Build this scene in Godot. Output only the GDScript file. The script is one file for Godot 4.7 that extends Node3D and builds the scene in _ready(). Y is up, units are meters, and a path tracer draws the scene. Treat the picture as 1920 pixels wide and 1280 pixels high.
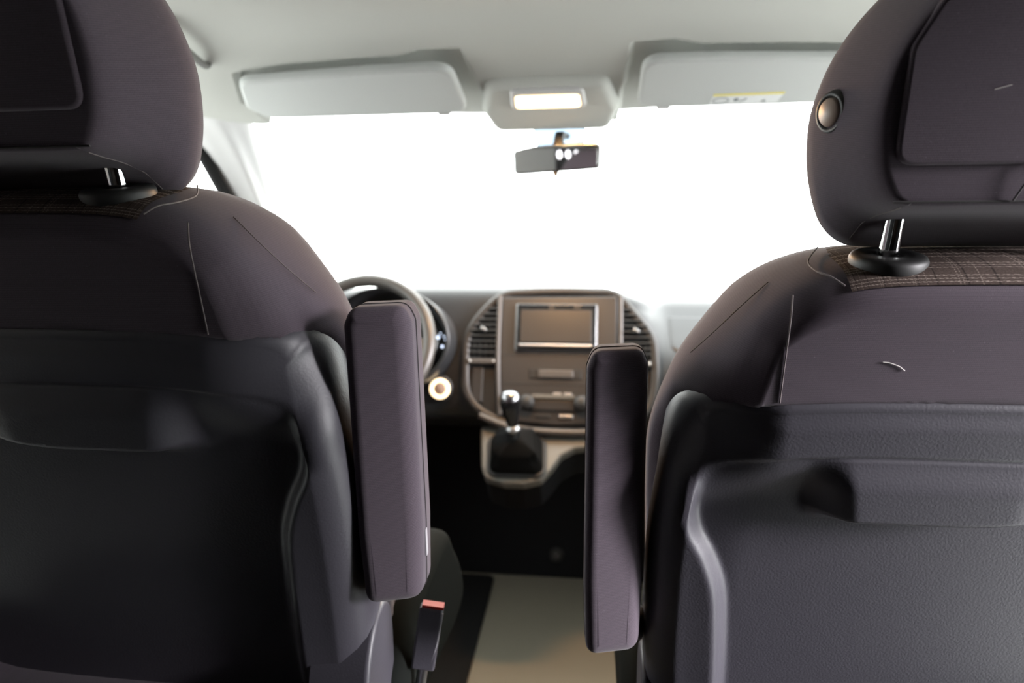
extends Node3D

var M := {}
var used := {}

# ------------------------------------------------------------------ helpers
func lin(r: float, g: float, b: float) -> Color:
	return Color(r, g, b).linear_to_srgb()

func mk(called: String, c: Color, rough: float, metal := 0.0, spec := 0.5) -> StandardMaterial3D:
	var m := StandardMaterial3D.new()
	m.resource_name = called
	m.albedo_color = c
	m.roughness = rough
	m.metallic = metal
	m.metallic_specular = spec
	M[called] = m
	return m

func glow(called: String, c: Color, energy: float) -> StandardMaterial3D:
	var m := mk(called, c, 0.4)
	m.emission_enabled = true
	m.emission = c
	m.emission_energy_multiplier = energy
	return m

func numbered(called: String) -> String:
	var n: int = used.get(called, 0)
	used[called] = n + 1
	return called if n == 0 else "%s_%03d" % [called, n]

func obj(called: String, mesh: Mesh, m: Material, parent: Node = self, xf := Transform3D.IDENTITY) -> MeshInstance3D:
	var o := MeshInstance3D.new()
	o.name = numbered(called) if parent == self else called
	o.mesh = mesh
	o.material_override = m
	o.transform = xf
	parent.add_child(o, true)
	return o

func thing(called: String, label: String, category: String, xf := Transform3D.IDENTITY, group := "") -> Node3D:
	var o := Node3D.new()
	o.name = numbered(called)
	o.transform = xf
	add_child(o, true)
	tag(o, label, category, group)
	return o

func tag(o: Node, label: String, category: String, group := "") -> Node:
	o.set_meta("label", label)
	o.set_meta("category", category)
	if group != "":
		o.set_meta("group", group)
	return o

func struct(called: String, mesh: Mesh, m: Material, label: String, category: String, xf := Transform3D.IDENTITY) -> MeshInstance3D:
	var o := obj(called, mesh, m, self, xf)
	o.set_meta("kind", "structure")
	tag(o, label, category)
	return o

func fr(o: Vector3, x: Vector3, y: Vector3) -> Transform3D:
	x = x.normalized()
	y = y.normalized()
	return Transform3D(Basis(x, y, x.cross(y)), o)

func at(x: float, y: float, z: float) -> Transform3D:
	return Transform3D(Basis(), Vector3(x, y, z))

# rings: Array of PackedVector3Array of one length
func add_loft(st: SurfaceTool, rings: Array, closed := true, base := 0) -> int:
	var n: int = rings[0].size()
	st.set_smooth_group(0)
	for j in rings.size():
		for i in n:
			st.set_uv(Vector2(float(i) / n, float(j) / maxf(1.0, rings.size() - 1)))
			st.add_vertex(rings[j][i])
	for j in rings.size() - 1:
		for i in (n if closed else n - 1):
			var a: int = base + j * n + i
			var b: int = base + j * n + (i + 1) % n
			var c: int = a + n
			var d: int = b + n
			for k in [a, b, c, b, d, c]:
				st.add_index(k)
	return base + n * rings.size()

func add_fan(st: SurfaceTool, ring: PackedVector3Array, base: int, flip := false) -> int:
	var c := Vector3.ZERO
	for p in ring:
		c += p
	c /= ring.size()
	var n := ring.size()
	st.set_smooth_group(2 if flip else 1)
	for p in ring:
		st.set_uv(Vector2.ZERO)
		st.add_vertex(p)
	st.set_uv(Vector2.ZERO)
	st.add_vertex(c)
	for i in n:
		var t := [base + i, base + (i + 1) % n, base + n]
		if flip:
			t = [t[1], t[0], t[2]]
		for k in t:
			st.add_index(k)
	return base + n + 1

func begin() -> SurfaceTool:
	var st := SurfaceTool.new()
	st.begin(Mesh.PRIMITIVE_TRIANGLES)
	return st

func done(st: SurfaceTool) -> ArrayMesh:
	st.generate_normals()
	return st.commit()

func loft(rings: Array, closed := true, cap := true) -> ArrayMesh:
	var st := begin()
	var b := add_loft(st, rings, closed)
	if cap and closed:
		b = add_fan(st, rings[0], b, true)
		b = add_fan(st, rings[-1], b)
	return done(st)

func grid(f: Callable, nu: int, nv: int) -> ArrayMesh:
	var st := begin()
	for j in nv + 1:
		for i in nu + 1:
			var u := float(i) / nu
			var v := float(j) / nv
			st.set_uv(Vector2(u, v))
			st.add_vertex(f.call(u, v))
	for j in nv:
		for i in nu:
			var a := j * (nu + 1) + i
			for k in [a, a + 1, a + nu + 1, a + 1, a + nu + 2, a + nu + 1]:
				st.add_index(k)
	return done(st)

func circle(n: int, rx: float, ry: float) -> PackedVector2Array:
	var p := PackedVector2Array()
	for i in n:
		p.append(Vector2(cos(TAU * i / n) * rx, sin(TAU * i / n) * ry))
	return p

func rect(w: float, h: float) -> Array:
	return [Vector2(-w / 2, -h / 2), Vector2(w / 2, -h / 2), Vector2(w / 2, h / 2), Vector2(-w / 2, h / 2)]

func fillet(poly: Array, r: float, n := 5) -> PackedVector2Array:
	var out := PackedVector2Array()
	var c := poly.size()
	for i in c:
		var p: Vector2 = poly[i]
		var a: Vector2 = poly[(i - 1 + c) % c]
		var b: Vector2 = poly[(i + 1) % c]
		var da := (a - p).normalized()
		var db := (b - p).normalized()
		var half := acos(clampf(da.dot(db), -1, 1)) / 2.0
		var t := minf(r / tan(half), minf(p.distance_to(a), p.distance_to(b)) * 0.49)
		var s := p + da * t
		var e := p + db * t
		for k in n + 1:
			var q := float(k) / n
			out.append(s.lerp(p, q).lerp(p.lerp(e, q), q))
	return out

func normals2(c: PackedVector2Array) -> PackedVector2Array:
	var out := PackedVector2Array()
	var n := c.size()
	var area := 0.0
	for i in n:
		area += c[i].cross(c[(i + 1) % n])
	var s := 1.0 if area > 0 else -1.0
	for i in n:
		var d := (c[(i + 1) % n] - c[(i - 1 + n) % n]).normalized()
		out.append(Vector2(-d.y, d.x) * s)     # inward
	return out

# extruded outline in local XY, from z = 0 to z = depth, with rounded rims c0 (at 0) and c1 (at depth)
func extr(c: PackedVector2Array, depth: float, c1 := 0.0, c0 := 0.0) -> ArrayMesh:
	var nn := normals2(c)
	var prof := []                       # inset, z, lean of the normal towards z
	if c0 > 0:
		for k in 5:
			var a := PI / 2 * k / 5.0
			prof.append(Vector3(c0 * (1 - sin(a)), c0 * (1 - cos(a)), a - PI / 2))
	prof.append(Vector3(0, c0, 0))
	prof.append(Vector3(0, depth - c1, 0))
	if c1 > 0:
		for k in range(1, 6):
			var a := PI / 2 * k / 5.0
			prof.append(Vector3(c1 * (1 - cos(a)), depth - c1 + c1 * sin(a), a))
	var pos := PackedVector3Array()
	var nor := PackedVector3Array()
	var uvs := PackedVector2Array()
	var idx := PackedInt32Array()
	var n := c.size()
	for q in prof:
		for i in n:
			var p: Vector2 = c[i] + nn[i] * q.x
			var o: Vector2 = -nn[i] * cos(q.z)
			pos.append(Vector3(p.x, p.y, q.y))
			nor.append(Vector3(o.x, o.y, sin(q.z)))
			uvs.append(p)
	for j in prof.size() - 1:
		for i in n:
			var a := j * n + i
			var b := j * n + (i + 1) % n
			for t in [[a, b, a + n], [b, b + n, a + n]]:
				idx.append_array(PackedInt32Array(t))
	var cap := Geometry2D.triangulate_polygon(c)
	for side in 2:
		var base := pos.size()
		var from: int = 0 if side == 0 else (prof.size() - 1) * n
		for i in n:
			pos.append(pos[from + i])
			nor.append(Vector3(0, 0, -1.0 if side == 0 else 1.0))
			uvs.append(c[i])
		for k in cap:
			idx.append(base + k)
	for k in range(0, idx.size(), 3):     # front faces run clockwise
		var f := (pos[idx[k + 1]] - pos[idx[k]]).cross(pos[idx[k + 2]] - pos[idx[k]])
		if f.dot(nor[idx[k]] + nor[idx[k + 1]] + nor[idx[k + 2]]) > 0:
			var t := idx[k]
			idx[k] = idx[k + 1]
			idx[k + 1] = t
	var arr := []
	arr.resize(Mesh.ARRAY_MAX)
	arr[Mesh.ARRAY_VERTEX] = pos
	arr[Mesh.ARRAY_NORMAL] = nor
	arr[Mesh.ARRAY_TEX_UV] = uvs
	arr[Mesh.ARRAY_INDEX] = idx
	var out := ArrayMesh.new()
	out.add_surface_from_arrays(Mesh.PRIMITIVE_TRIANGLES, arr)
	return out

func rbox(x: float, y: float, z: float, r: float) -> ArrayMesh:
	var m := extr(fillet(rect(x, y), r, 4), z, r * 0.9, r * 0.9)
	return shifted(m, Vector3(0, 0, -z / 2))

func sheared(m: ArrayMesh, k: float) -> ArrayMesh:   # z grows with x
	var a := m.surface_get_arrays(0)
	var v: PackedVector3Array = a[Mesh.ARRAY_VERTEX]
	var n: PackedVector3Array = a[Mesh.ARRAY_NORMAL]
	for i in v.size():
		v[i].z += k * v[i].x
		n[i] = Vector3(n[i].x - k * n[i].z, n[i].y, n[i].z).normalized()
	a[Mesh.ARRAY_VERTEX] = v
	a[Mesh.ARRAY_NORMAL] = n
	a[Mesh.ARRAY_TANGENT] = null
	var out := ArrayMesh.new()
	out.add_surface_from_arrays(Mesh.PRIMITIVE_TRIANGLES, a)
	return out

func shifted(m: ArrayMesh, by: Vector3) -> ArrayMesh:
	var st := SurfaceTool.new()
	st.append_from(m, 0, Transform3D(Basis(), by))
	return st.commit()

func joined(list: Array) -> ArrayMesh:
	var st := SurfaceTool.new()
	for e in list:
		st.append_from(e[0], 0, e[1])
	return st.commit()

func cr(p: Array, per: int, closed := false) -> Array:
	var out := []
	var n := p.size()
	for i in (n if closed else n - 1):
		var a = p[(i - 1 + n) % n] if closed or i > 0 else p[0]
		var b = p[i]
		var c = p[(i + 1) % n]
		var d = p[(i + 2) % n] if closed or i + 2 < n else p[n - 1]
		for k in per:
			var t := float(k) / per
			out.append(b.cubic_interpolate(c, a, d, t))
	if not closed:
		out.append(p[n - 1])
	return out

func tube(p: Array, r: float, sides := 8, closed := false, ry := -1.0) -> ArrayMesh:
	var rings := []
	var n := p.size()
	var up := Vector3.UP
	var first: Vector3 = (p[1] - p[0]).normalized()
	if absf(first.dot(up)) > 0.9:
		up = Vector3.RIGHT
	var side := first.cross(up).normalized()
	for i in n:
		var a: Vector3 = p[(i - 1 + n) % n] if closed or i > 0 else p[i]
		var b: Vector3 = p[(i + 1) % n] if closed or i < n - 1 else p[i]
		var d := (b - a).normalized()
		side = (side - d * side.dot(d)).normalized()
		var o := side.cross(d)
		var ring := PackedVector3Array()
		for k in sides:
			var t := TAU * k / sides
			ring.append(p[i] + side * cos(t) * r + o * sin(t) * (r if ry < 0 else ry))
		rings.append(ring)
	if closed:
		rings.append(rings[0])
		return loft(rings, true, false)
	return loft(rings)

# profile of Vector2(radius, height) turned about Y
func lathe(prof: Array, n := 24, sx := 1.0, sz := 1.0) -> ArrayMesh:
	var rings := []
	for q in prof:
		var ring := PackedVector3Array()
		for i in n:
			ring.append(Vector3(cos(TAU * i / n) * q.x * sx, q.y, sin(TAU * i / n) * q.x * sz))
		rings.append(ring)
	return loft(rings)

func sm(a: float, b: float, x: float) -> float:
	var t := clampf((x - a) / (b - a), 0, 1)
	return t * t * (3 - 2 * t)

func table(x: float, xs: Array, ys: Array) -> float:   # xs ascending
	if x <= xs[0]:
		return ys[0]
	for i in xs.size() - 1:
		if x <= xs[i + 1]:
			var t: float = (x - xs[i]) / (xs[i + 1] - xs[i])
			return lerpf(ys[i], ys[i + 1], t * t * (3 - 2 * t))
	return ys[-1]

func smooth_table(x: float, xs: Array, ys: Array) -> float:   # cubic through the points
	var n := xs.size()
	if x <= xs[0]:
		return ys[0]
	if x >= xs[n - 1]:
		return ys[n - 1]
	var i := 0
	while x > xs[i + 1]:
		i += 1
	var h: float = xs[i + 1] - xs[i]
	var t: float = (x - xs[i]) / h
	var m0: float = (ys[i + 1] - ys[maxi(i - 1, 0)]) / (xs[i + 1] - xs[maxi(i - 1, 0)])
	var m1: float = (ys[mini(i + 2, n - 1)] - ys[i]) / (xs[mini(i + 2, n - 1)] - xs[i])
	var t2 := t * t
	var t3 := t2 * t
	return (2 * t3 - 3 * t2 + 1) * ys[i] + (t3 - 2 * t2 + t) * h * m0 + (3 * t2 - 2 * t3) * ys[i + 1] + (t3 - t2) * h * m1

# ------------------------------------------------------------------ materials
func cloth_picture(base: Color, lint: float, sd: int) -> ImageTexture:
	var rng := RandomNumberGenerator.new()
	rng.seed = sd
	var n := 512
	var im := Image.create(n, n, false, Image.FORMAT_RGB8)
	for y in n:
		var rib := 1.0 + 0.10 * (1.0 if y % 4 < 2 else -1.0)
		for x in n:
			var k := rib * (1.0 + 0.07 * (1.0 if (x + (y / 4) * 2) % 4 < 2 else -1.0)) * rng.randf_range(0.86, 1.14)
			im.set_pixel(x, y, Color(base.r * k, base.g * k, base.b * k).linear_to_srgb())
	for k in int(lint):
		var p := Vector2i(rng.randi_range(3, n - 4), rng.randi_range(3, n - 4))
		var c := Color(base.r + 0.10, base.g + 0.10, base.b + 0.10).linear_to_srgb()
		im.set_pixel(p.x, p.y, c)
		if rng.randf() < 0.35:
			im.set_pixel(p.x + 1, p.y + rng.randi_range(-1, 1), c)
	return ImageTexture.create_from_image(im)

func plaid_picture() -> ImageTexture:
	var rng := RandomNumberGenerator.new()
	rng.seed = 5
	var w := 512
	var h := 128
	var im := Image.create(w, h, false, Image.FORMAT_RGB8)
	for y in h:
		for x in w:
			var c := Color(0.062, 0.045, 0.038) * rng.randf_range(0.7, 1.3)
			var lx := x % 64
			if lx in [8, 12, 30] and (y + lx) % 5 < 3:
				c = Color(0.28, 0.23, 0.20) * rng.randf_range(0.4, 1.2)
			elif lx in [16, 17, 44, 45]:
				c = c * 0.4
			var ly := y % 32
			if ly in [6, 7, 13, 14, 20, 21] and (x / 3 + ly) % 3 < 2:
				c = Color(0.30, 0.25, 0.22) * rng.randf_range(0.5, 1.2)
			im.set_pixel(x, y, Color(c.r, c.g, c.b).linear_to_srgb())
	return ImageTexture.create_from_image(im)

func grain(scale: float, freq: float, sd: int) -> NoiseTexture2D:
	var f := FastNoiseLite.new()
	f.seed = sd
	f.frequency = freq
	f.fractal_octaves = 3
	var t := NoiseTexture2D.new()
	t.width = 256
	t.height = 256
	t.seamless = true
	t.noise = f
	return t

func relief(m: StandardMaterial3D, tex: Texture2D, depth_cm: float, per_metre: float) -> void:
	m.uv1_triplanar = true
	m.uv1_scale = Vector3.ONE * per_metre
	m.heightmap_enabled = true
	m.heightmap_texture = tex
	m.heightmap_scale = depth_cm

func materials() -> void:
	var fine := grain(1.0, 0.09, 3)
	var cl := mk("seat_cloth", Color.WHITE, 0.95, 0.0, 0.25)
	cl.albedo_texture = cloth_picture(Color(0.077, 0.062, 0.076), 90, 11)
	cl.uv1_triplanar = true
	cl.uv1_scale = Vector3.ONE * 5.0
	cl.rim_enabled = true
	cl.rim = 0.25
	cl.rim_tint = 0.6
	var pl := mk("plaid_cloth", Color.WHITE, 0.9, 0.0, 0.25)
	pl.albedo_texture = plaid_picture()
	var sh := mk("shell_plastic", lin(0.050, 0.047, 0.058), 0.44, 0.0, 0.5)
	relief(sh, fine, 0.012, 14.0)
	mk("thread", lin(0.13, 0.11, 0.11), 0.9)
	mk("seam_cord", lin(0.022, 0.019, 0.020), 0.9)
	mk("hair", lin(0.5, 0.47, 0.45), 0.6)
	mk("chrome", lin(0.85, 0.85, 0.86), 0.08, 1.0)
	mk("satin_metal", lin(0.40, 0.40, 0.41), 0.35, 1.0)
	mk("frame_metal", lin(0.20, 0.20, 0.20), 0.4, 1.0)
	mk("black_plastic", lin(0.012, 0.012, 0.012), 0.55)
	mk("black_gloss", lin(0.008, 0.008, 0.009), 0.12)
	var rub := mk("rubber", lin(0.012, 0.012, 0.012), 0.85, 0.0, 0.3)
	relief(rub, fine, 0.02, 10.0)
	var da := mk("dash_plastic", lin(0.017, 0.018, 0.0195), 0.42, 0.0, 0.5)
	relief(da, fine, 0.012, 12.0)
	mk("panel_plastic", lin(0.023, 0.020, 0.018), 0.45)
	mk("bezel_plastic", lin(0.065, 0.058, 0.053), 0.4)
	mk("silver_plastic", lin(0.10, 0.094, 0.082), 0.5, 0.0, 0.5)
	var he := mk("headliner", lin(0.52, 0.53, 0.50), 0.95, 0.0, 0.2)
	relief(he, fine, 0.01, 20.0)
	mk("rear_lining", lin(0.06, 0.06, 0.062), 0.95, 0.0, 0.2)
	mk("trim_grey", lin(0.60, 0.60, 0.60), 0.7, 0.0, 0.4)
	mk("visor_cloth", lin(0.55, 0.57, 0.56), 0.8, 0.0, 0.3)
	mk("dark_trim", lin(0.05, 0.05, 0.052), 0.7)
	var fl := mk("floor_vinyl", lin(0.25, 0.225, 0.175), 0.65, 0.0, 0.4)
	relief(fl, fine, 0.02, 6.0)
	mk("carpet", lin(0.014, 0.014, 0.015), 1.0, 0.0, 0.1)
	mk("ground", lin(0.7, 0.7, 0.69), 0.8)
	var gl := mk("glass", Color(0.10, 0.16, 0.13, 0.10), 0.02)
	gl.transparency = BaseMaterial3D.TRANSPARENCY_ALPHA
	mk("mirror_glass", lin(0.80, 0.82, 0.82), 0.02, 1.0)
	var fi := mk("pale_film", lin(0.155, 0.165, 0.175), 0.8)
	fi.backlight_enabled = true
	fi.backlight = Color(0.9, 0.95, 1.0)
	mk("screen_glass", lin(0.033, 0.028, 0.024), 0.32)
	mk("red_plastic", lin(0.26, 0.006, 0.005), 0.6)
	mk("cover_plastic", lin(0.008, 0.009, 0.008), 0.85, 0.0, 0.15)
	mk("button_cap", lin(0.30, 0.22, 0.18), 0.5)
	mk("tag_white", lin(0.30, 0.29, 0.31), 0.6)
	mk("sticker_white", lin(0.78, 0.80, 0.80), 0.6)
	mk("sticker_yellow", lin(0.78, 0.68, 0.16), 0.6)
	mk("sticker_ink", lin(0.25, 0.27, 0.28), 0.7)
	glow("lamp_lens", Color(1.0, 0.86, 0.66), 4.0)
	glow("button_ring", Color(1.0, 0.88, 0.70), 2.6)
	glow("cluster_light", Color(0.85, 0.9, 1.0), 2.2)
	glow("spot_lens", Color(1.0, 0.98, 1.0), 6.0)

# ------------------------------------------------------------------ seat
const HALF := [[0.245, -0.56], [0.250, -0.42], [0.255, -0.30], [0.258, -0.22], [0.257, -0.175], [0.248, -0.135], [0.233, -0.097], [0.209, -0.060], [0.188, -0.033], [0.167, -0.014], [0.140, 0.000], [0.105, 0.009], [0.05, 0.012]]
const SHELL_HALF := [[0.250, -0.56], [0.258, -0.40], [0.260, -0.316], [0.259, -0.25], [0.2545, -0.202], [0.2495, -0.169], [0.239, -0.1264], [0.226, -0.109], [0.206, -0.0993], [0.18, -0.0951], [0.12, -0.0906], [0.05, -0.0888]]

func contour(half: Array, per: int) -> PackedVector2Array:
	var pts := []
	for h in half:
		pts.append(Vector2(-h[0], h[1]))
	for k in range(half.size() - 1, -1, -1):
		pts.append(Vector2(half[k][0], half[k][1]))
	var out := PackedVector2Array()
	for q in cr(pts, per):
		out.append(q)
	return out

func back_ring(c: PackedVector2Array, nn: PackedVector2Array, inset: float, w_top: float, side_in: float, side_w: float, grow := 0.0) -> PackedVector3Array:
	var r := PackedVector3Array()
	for i in c.size():
		var side := absf(nn[i].x)
		var k := side * side
		var near := clampf((absf(c[i].x) - 0.160) / 0.096, 0.28, 1.0)
		var p := c[i] + nn[i] * (lerpf(inset, side_in * near, k) - grow)
		var w := lerpf(w_top, side_w, k)
		r.append(sunk(Vector3(p.x, p.y, w)))
	return r

const BACK_PROF := [[0.030, 0.045, 0.096, 0.045], [0.022, 0.0438, 0.088, 0.0435], [0.015, 0.040, 0.072, 0.036], [0.009, 0.033, 0.054, 0.030], [0.004, 0.023, 0.040, 0.0245], [0.001, 0.010, 0.026, 0.005], [0.0, -0.006, 0.012, -0.015], [0.0, -0.035, 0.002, -0.038], [0.002, -0.06, 0.0, -0.06], [0.007, -0.083, 0.007, -0.083], [0.016, -0.10, 0.016, -0.10], [0.03, -0.108, 0.03, -0.108]]

func flipped(m: ArrayMesh, s: float) -> ArrayMesh:
	# a mirror image for the other seat, as plain geometry
	if s > 0:
		return m
	var a := m.surface_get_arrays(0)
	var v: PackedVector3Array = a[Mesh.ARRAY_VERTEX]
	var n: PackedVector3Array = a[Mesh.ARRAY_NORMAL]
	var ix: PackedInt32Array = a[Mesh.ARRAY_INDEX] if a[Mesh.ARRAY_INDEX] != null else PackedInt32Array(range(v.size()))
	for i in v.size():
		v[i].x = -v[i].x
		n[i].x = -n[i].x
	for i in range(0, ix.size(), 3):
		var t := ix[i]
		ix[i] = ix[i + 1]
		ix[i + 1] = t
	a[Mesh.ARRAY_VERTEX] = v
	a[Mesh.ARRAY_NORMAL] = n
	a[Mesh.ARRAY_INDEX] = ix
	a[Mesh.ARRAY_TANGENT] = null
	var out := ArrayMesh.new()
	out.add_surface_from_arrays(Mesh.PRIMITIVE_TRIANGLES, a)
	return out

func backrest_mesh() -> ArrayMesh:
	var c := contour(HALF, 12)
	var nn := normals2(c)
	var rings := []
	for k in 30:
		var t := pow(1.0 - k / 30.0, 1.5)
		rings.append(to_spine(back_ring(c, nn, 0.030, 0.045, 0.096, 0.045), t, 0.0))
	for q in BACK_PROF:
		rings.append(back_ring(c, nn, q[0], q[1], q[2], q[3]))
	for t in [0.2, 0.5, 0.8, 1.0]:
		rings.append(to_spine(back_ring(c, nn, 0.03, -0.108, 0.03, -0.108), t, 0.025 * t))
	return loft(rings, true, false)

func shell_top(u: float) -> float:
	return smooth_table(absf(u), [0.0, 0.06, 0.12, 0.18, 0.206, 0.226, 0.239, 0.2495, 0.2545, 0.26], [-0.0888, -0.0888, -0.0906, -0.0951, -0.0993, -0.109, -0.1264, -0.169, -0.202, -0.30])

func sunk(p: Vector3) -> Vector3:   # the cloth lies in a hollow under the plastic shell
	var edge := shell_top(p.x)
	return p - Vector3(0, 0, 0.032 * sm(edge - 0.003, edge - 0.022, p.y) * sm(-0.03, 0.0, p.z))

func to_spine(r: PackedVector3Array, t: float, dw: float) -> PackedVector3Array:
	var out := PackedVector3Array()
	for p in r:
		var q := p.lerp(Vector3(0.02 * p.x, clampf(p.y, -0.5, -0.12), p.z), t) + Vector3(0, 0, dw)
		out.append(sunk(q) if t > 0.0 and dw == 0.0 else q)
	return out

func shell_height(u: float, v: float) -> float:
	var a := absf(u)
	var g := smooth_table(-v, [0.145, 0.1517, 0.1653, 0.1894, 0.2235, 0.2529, 0.2841, 0.3162, 0.40, 0.56], [0.175, 0.194, 0.2157, 0.2239, 0.2216, 0.2075, 0.1966, 0.1921, 0.187, 0.182])
	var vc := -0.1400 - 0.0060 * pow(a / 0.16, 4.0)
	var inside := sm(g + 0.009, g - 0.009, a)
	var depth := lerpf(0.0030, 0.018, sm(0.0, 0.05, vc - v))
	var rec := inside * depth * sm(vc + 0.0022, vc - 0.0022, v)
	# hand grip that stands proud of the recessed panel (at -u)
	var left := sm(-0.136, -0.100 + 0.25 * (-0.15 - v) * 0.5, u)
	var low := sm(-0.2115, -0.1965, v - 1.6 * pow(maxf(0.0, u + 0.02), 2.0))
	var right := sm(0.15, 0.02, u)
	var bump := left * low * right * sm(vc + 0.002, vc - 0.004, v)
	return rec * (1.0 - bump) - 0.008 * bump * sm(0.0, 0.03, vc - v)

func shell_drop(u: float, v: float) -> float:
	# near its top corners the shell lies flush in the rounded shoulder of the cloth
	var k := maxf(0.0, absf(u) - 0.156) / 0.1
	return 0.060 * pow(k, 1.6) * (1.0 - sm(-0.105, -0.20, v))

func shell_mesh() -> ArrayMesh:
	var c := contour(SHELL_HALF, 14)
	var nn := normals2(c)
	var rings := []
	for q in [[0.004, -0.02, 0.006, -0.035], [0.0, 0.012, 0.0, 0.0], [0.0, 0.030, 0.001, 0.018], [0.0012, 0.038, 0.004, 0.029], [0.0045, 0.0445, 0.012, 0.038], [0.010, 0.048, 0.026, 0.047]]:
		var r := PackedVector3Array()
		for i in c.size():
			var k := pow(absf(nn[i].x), 2.0)
			var p := c[i] + nn[i] * lerpf(q[0], q[2], k)
			r.append(Vector3(p.x, p.y, lerpf(q[1], q[3], k) - shell_drop(p.x, p.y)))
		rings.append(r)
	var edge: PackedVector3Array = rings[-1]
	var steps := 64
	for k in range(1, steps + 1):
		var t := float(k) / steps
		var r := PackedVector3Array()
		for p in edge:
			var q := p.lerp(Vector3(0.0, clampf(p.y, -0.5, -0.17), p.z), t)
			q.z = 0.0475 - shell_drop(q.x, q.y)
			q.z += 0.004 * sm(0.0, 0.25, t) - shell_height(q.x, q.y)
			r.append(q)
		rings.append(r)
	return loft(rings, true, false)

func plaid_mesh() -> ArrayMesh:
	var c := contour(HALF, 12)
	var nn := normals2(c)
	var cols := []
	for i in c.size():
		if absf(c[i].x) < 0.124 and c[i].y > -0.05:
			cols.append(i)
	var prof := [[0.0115, 0.0362], [0.007, 0.029], [0.003, 0.020], [0.001, 0.010], [0.0, -0.006], [0.0, -0.035], [0.002, -0.06], [0.008, -0.085]]
	var f := func(a: float, b: float) -> Vector3:
		var ci := a * (cols.size() - 1)
		var i0 := int(floor(ci))
		var i1 := mini(i0 + 1, cols.size() - 1)
		var pi := b * (prof.size() - 1)
		var p0 := int(floor(pi))
		var p1 := mini(p0 + 1, prof.size() - 1)
		var ins := lerpf(prof[p0][0], prof[p1][0], pi - p0)
		var w := lerpf(prof[p0][1], prof[p1][1], pi - p0)
		var p: Vector2 = c[cols[i0]].lerp(c[cols[i1]], ci - i0)
		var n: Vector2 = nn[cols[i0]]
		var q := p + n * (ins - 0.0012)
		q.x *= 1.0 - 0.06 * b
		return Vector3(q.x, q.y, w + 0.0008)
	return grid(f, 60, 20)

const HEAD_LEFT := [[0.03, 0.0135], [0.085, 0.0135], [0.108, 0.0175], [0.126, 0.034], [0.1365, 0.060], [0.142, 0.086], [0.1435, 0.115], [0.139, 0.140], [0.131, 0.163], [0.117, 0.187], [0.098, 0.208], [0.072, 0.223], [0.04, 0.231]]

func head_ring(c: PackedVector2Array, nn: PackedVector2Array, inset: float, w: float) -> PackedVector3Array:
	var r := PackedVector3Array()
	for i in c.size():
		var thin := lerpf(1.0, 0.5, sm(0.09, 0.19, c[i].y)) if w > -0.03 else 1.0
		var p := c[i] + nn[i] * inset * thin
		if w > -0.036 and p.y < 0.105:      # the underside rises towards the rear
			var was := 0.0135 + inset
			var rise := 0.0135 + smooth_table(w, [-0.036, -0.024, -0.008, 0.012, 0.030, 0.0425, 0.050], [0.0, 0.008, 0.024, 0.0345, 0.041, 0.046, 0.050])
			p.y = rise + (p.y - was) * (0.105 - rise) / (0.105 - was)
		r.append(Vector3(p.x, p.y, w))
	return r

func head_contour() -> PackedVector2Array:
	var pts := []
	for h in HEAD_LEFT:
		pts.append(Vector2(-h[0], h[1]))
	for k in range(HEAD_LEFT.size() - 1, -1, -1):
		pts.append(Vector2(HEAD_LEFT[k][0], HEAD_LEFT[k][1]))
	var c := PackedVector2Array()
	for q in cr(pts, 5, true):
		c.append(q)
	return c

func headrest_mesh() -> ArrayMesh:
	var c := head_contour()
	var nn := normals2(c)
	var rings := []
	var mid := func(r: PackedVector3Array, t: float, dw: float) -> PackedVector3Array:
		var out := PackedVector3Array()
		for p in r:
			out.append(p.lerp(Vector3(0.3 * p.x, 0.125 + 0.3 * (p.y - 0.125), p.z), t) + Vector3(0, 0, dw))
		return out
	var rear := head_ring(c, nn, 0.0265, 0.050)
	for t in [1.4, 1.0, 0.5, 0.12, 0.04]:
		rings.append(mid.call(rear, t, 0.0))
	for q in [[0.0265, 0.050], [0.0235, 0.0475], [0.0205, 0.0425], [0.0165, 0.030], [0.0105, 0.012], [0.005, -0.008], [0.001, -0.024], [0.0, -0.036], [0.003, -0.050], [0.011, -0.061], [0.024, -0.067]]:
		rings.append(head_ring(c, nn, q[0], q[1]))
	var front := head_ring(c, nn, 0.024, -0.067)
	for t in [0.5, 1.0, 1.4]:
		rings.append(mid.call(front, t, 0.0))
	return loft(rings, true, false)

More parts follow.
